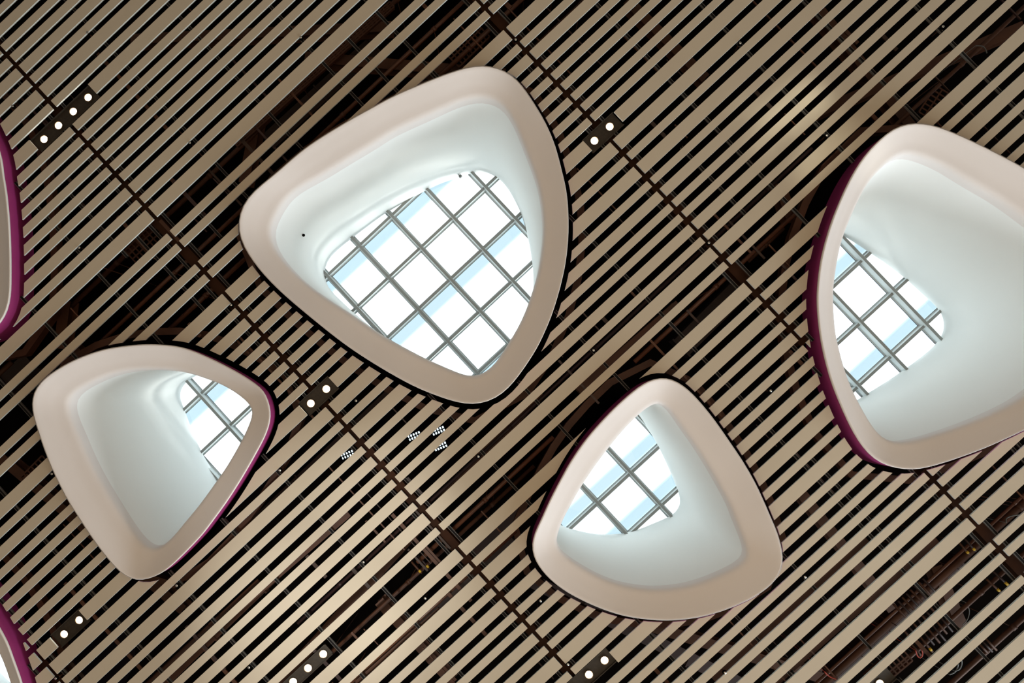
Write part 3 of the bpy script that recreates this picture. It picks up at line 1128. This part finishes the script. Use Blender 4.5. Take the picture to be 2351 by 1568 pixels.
stub_row((2052, 1388), (2118, 1328), 8, 42, 44, H + .5, 'row of brown pipes crossing the first wide slot at the lower right')
stub_row((2072, 1444), (2132, 1390), 7, 22, 24, H + .42, 'short row of yellow-tagged pipe ends between two slats at the lower right', 'all')
stub_row((2092, 1478), (2160, 1418), 8, 30, 36, H + .5, 'row of brown pipe ends in the second wide slot at the lower right', (2,))
stub_row((2202, 1246), (2214, 1236), 2, 30, 34, H + .4, 'pair of yellow-tagged pipes in the first wide slot near the right edge', 'all')
stub_row((2265, 1330), (2280, 1312), 2, 42, 38, H + .4, 'pair of yellow-tagged pipes in the second wide slot near the right edge', 'all')
stub_row((945, 1290), (960, 1276), 2, 30, 34, H + .6, 'pair of yellow-tagged pipes in the wide slot above the bottom lamps', 'all')
stub_row((1200 + 40, 1168 + 262), (1200 + 60, 1168 + 250), 2, 14, 16, H + .4, 'pair of brown pipe ends behind the slats below the egg-shaped skylight')
stub_row((2248, 1478), (2262, 1465), 3, 26, 28, H + .5, 'three brown pipe ends in the last wide slot at the lower right')


def cable(pts, z, r, mt, lab):
    w_ = [P(p[0], p[1], z + .03 * math.sin(i)) for i, p in enumerate(pts)]
    sm = []
    for i in range(len(w_) - 1):
        p0, p1, p2, p3 = w_[max(i - 1, 0)], w_[i], w_[i + 1], w_[min(i + 2, len(w_) - 1)]
        for k in range(6):
            t = k / 6
            sm.append(0.5 * ((2 * p1) + (p2 - p0) * t + (2 * p0 - 5 * p1 + 4 * p2 - p3) * t * t + (3 * p1 - p0 - 3 * p2 + p3) * t ** 3))
    sm.append(w_[-1])
    tag(MB().tube(sm, r, 8).tube([sm[0], (sm[0].x, sm[0].y, ZT)], .004, 6).build('cable', mt, None, True), lab, 'cable')


cable([(2102, 1493), (2106, 1505), (2113, 1510), (2118, 1503), (2116, 1492), (2108, 1482)], H + .45, .009, M_RED,
      'looped red cable hanging in the second wide slot at the lower right')
cable([(1893, 1542), (1903, 1552), (1916, 1558), (1928, 1560)], H + .45, .009, M_RED, 'red cable in the first wide slot at the bottom edge')
cable([(2180, 1549), (2192, 1543), (2198, 1533), (2200, 1524)], H + .4, .009, M_CABLE, 'grey looped cable in the last wide slot near the bottom edge')
cable([(2192, 1541), (2203, 1536), (2208, 1524), (2207, 1512)], H + .4, .009, M_CABLE, 'second grey looped cable beside the first in the last wide slot')
cable([(2310, 1200), (2311, 1190), (2325, 1184), (2340, 1182)], H + .6, .008, M_CABLE, 'grey cable loop in the slot at the right edge')
cable([(2217, 1383), (2225, 1400), (2222, 1420), (2210, 1435)], H + .6, .006, M_CABLE, 'thin drooping cable in the second wide slot at the right')
cable([(1190 + 1050, 105), (2255, 106), (2262, 112), (2266, 122)], H + .4, .008, M_CABLE, 'grey cable in the dark wedge above the right-hand skylight')

# sprinkler heads poking through the gaps
SPR = [((200, 74), 'near the top left corner'), ((28, 243), 'beside the left edge skylight, above it'),
       ((435, 327), 'in the upper left, below the four lamps'), ((181, 568), 'in the middle left among the slats'),
       ((690, 85), 'above the left shoulder of the largest skylight'), ((1700, 98), 'at the top, right of centre'),
       ((1184, 90), 'on the seam above the top of the largest skylight'), ((1628, 557), 'on the seam between the largest and right-hand skylights'),
       ((1363, 804), 'below the right side of the largest skylight'), ((642, 1080), 'below the pair of lamps between the two left skylights'),
       ((817, 920), 'just under the lower left side of the largest skylight'), ((1098, 1048), 'below the lower tip of the largest skylight'),
       ((834, 1291), 'in the bright area at the lower left of centre'), ((976, 1374), 'in the bright area above the bottom edge'),
       ((1241, 1380), 'left below the egg-shaped skylight'), ((1849, 1325), 'right of the egg-shaped skylight'),
       ((118, 1088), 'touching the left side of the lower left skylight'), ((405, 1345), 'below the lower left skylight'),
       ((1770, 897), 'between the two right-hand skylights'), ((2166, 60), 'in the top right corner area'),
       ((571, 1533), 'at the bottom, between the two groups of lamps'), ((530, 700), 'near the seam between the two left skylights'),
       ((1899, 310), 'left above the right-hand skylight'), ((1304, 1526), 'on the seam beside the bottom edge lamps'),
       ((127, 1558), 'on the seam at the bottom left corner'), ((1665, 1545), 'at the bottom edge, right of centre')]
proto = None
for (px, py), where in SPR:
    p = P(px, py, H - .015)
    lab = 'small round sprinkler head ' + where
    if proto is None:
        rt = thing('sprinkler_head', lab, 'sprinkler', tuple(p), 0, 'sprinkler heads between the slats')
        a = MB().lathe((0, 0, 0), [(.0001, .0), (.016, .001), (.018, .004), (.008, .008), (.006, .03)], 16).build('deflector', M_CHROME, rt, True)
        b = MB().lathe((0, 0, 0), [(.030, .030), (.031, .036), (.026, .040), (.010, .034), (.009, .030)], 18).build('escutcheon', M_BLACK, rt, True)
        c_ = MB().tube([(0, 0, .034), (0, 0, .27)], .010, 8).build('drop_pipe', M_BROWN, rt, True)
        proto = rt
    else:
        rt = proto.copy()
        col.objects.link(rt)
        rt.location = p
        rt['label'] = lab
        for ch in (a, b, c_):
            d = ch.copy()
            col.objects.link(d)
            d.parent = rt


# glowing lattices added to imitate skylight reflections in the gaps below the largest skylight
for (px, py, lab) in ((797, 1044, 'tiny glowing lattice added as a glint beside the seam, under the lamp pair'),
                      (951, 1001, 'slanted glowing lattice added as a glint under the lower side of the largest skylight'),
                      (1006, 989, 'glowing lattice added as a glint, closest to the lower tip of the largest skylight'),
                      (1011, 1025, 'lowest glowing lattice added as a glint under the tip of the largest skylight')):
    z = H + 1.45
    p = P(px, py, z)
    t_ = thing('glint_panel', lab, 'grille', tuple(p), math.radians(20))
    MB().quadbox(-.10, .10, -.05, .05, .03, .04).build('glint_pane', M_GLINT, t_)
    g = MB()
    for k in range(6):
        g.quadbox(-.11 + k * .044 - .008, -.11 + k * .044 + .008, -.06, .06, 0, .02)
    for k in range(3):
        g.quadbox(-.12, .12, -.05 + k * .05 - .008, -.05 + k * .05 + .008, 0, .022)
    g.build('lattice', M_BLACK, t_)
    MB().tube([(0, 0, .04), (0, 0, ZT - z)], .01, 6).build('drop_rod', M_BLACK, t_)

# little fittings inside the largest skylight
p = P(697, 540, 11.38)
tag(MB().lathe(tuple(p), [(.0001, -.02), (.018, -.012), (.024, 0), (.018, .012), (.0001, .02)], 14).build('sensor', M_BLACK, None, True),
    'small dark round sensor on the inner wall of the largest skylight', 'sensor')
p = P(1057, 405, Z_TOP)
tag(MB().quadbox(p.x - .025, p.x + .025, p.y - .02, p.y + .02, p.z - .03, p.z + .03)
    .quadbox(p.x - .008, p.x + .008, p.y - .06, p.y - .02, p.z + .0, p.z + .02).build('bracket', M_CABLE),
    'small grey bracket at the upper rim of the largest skylight opening', 'bracket')
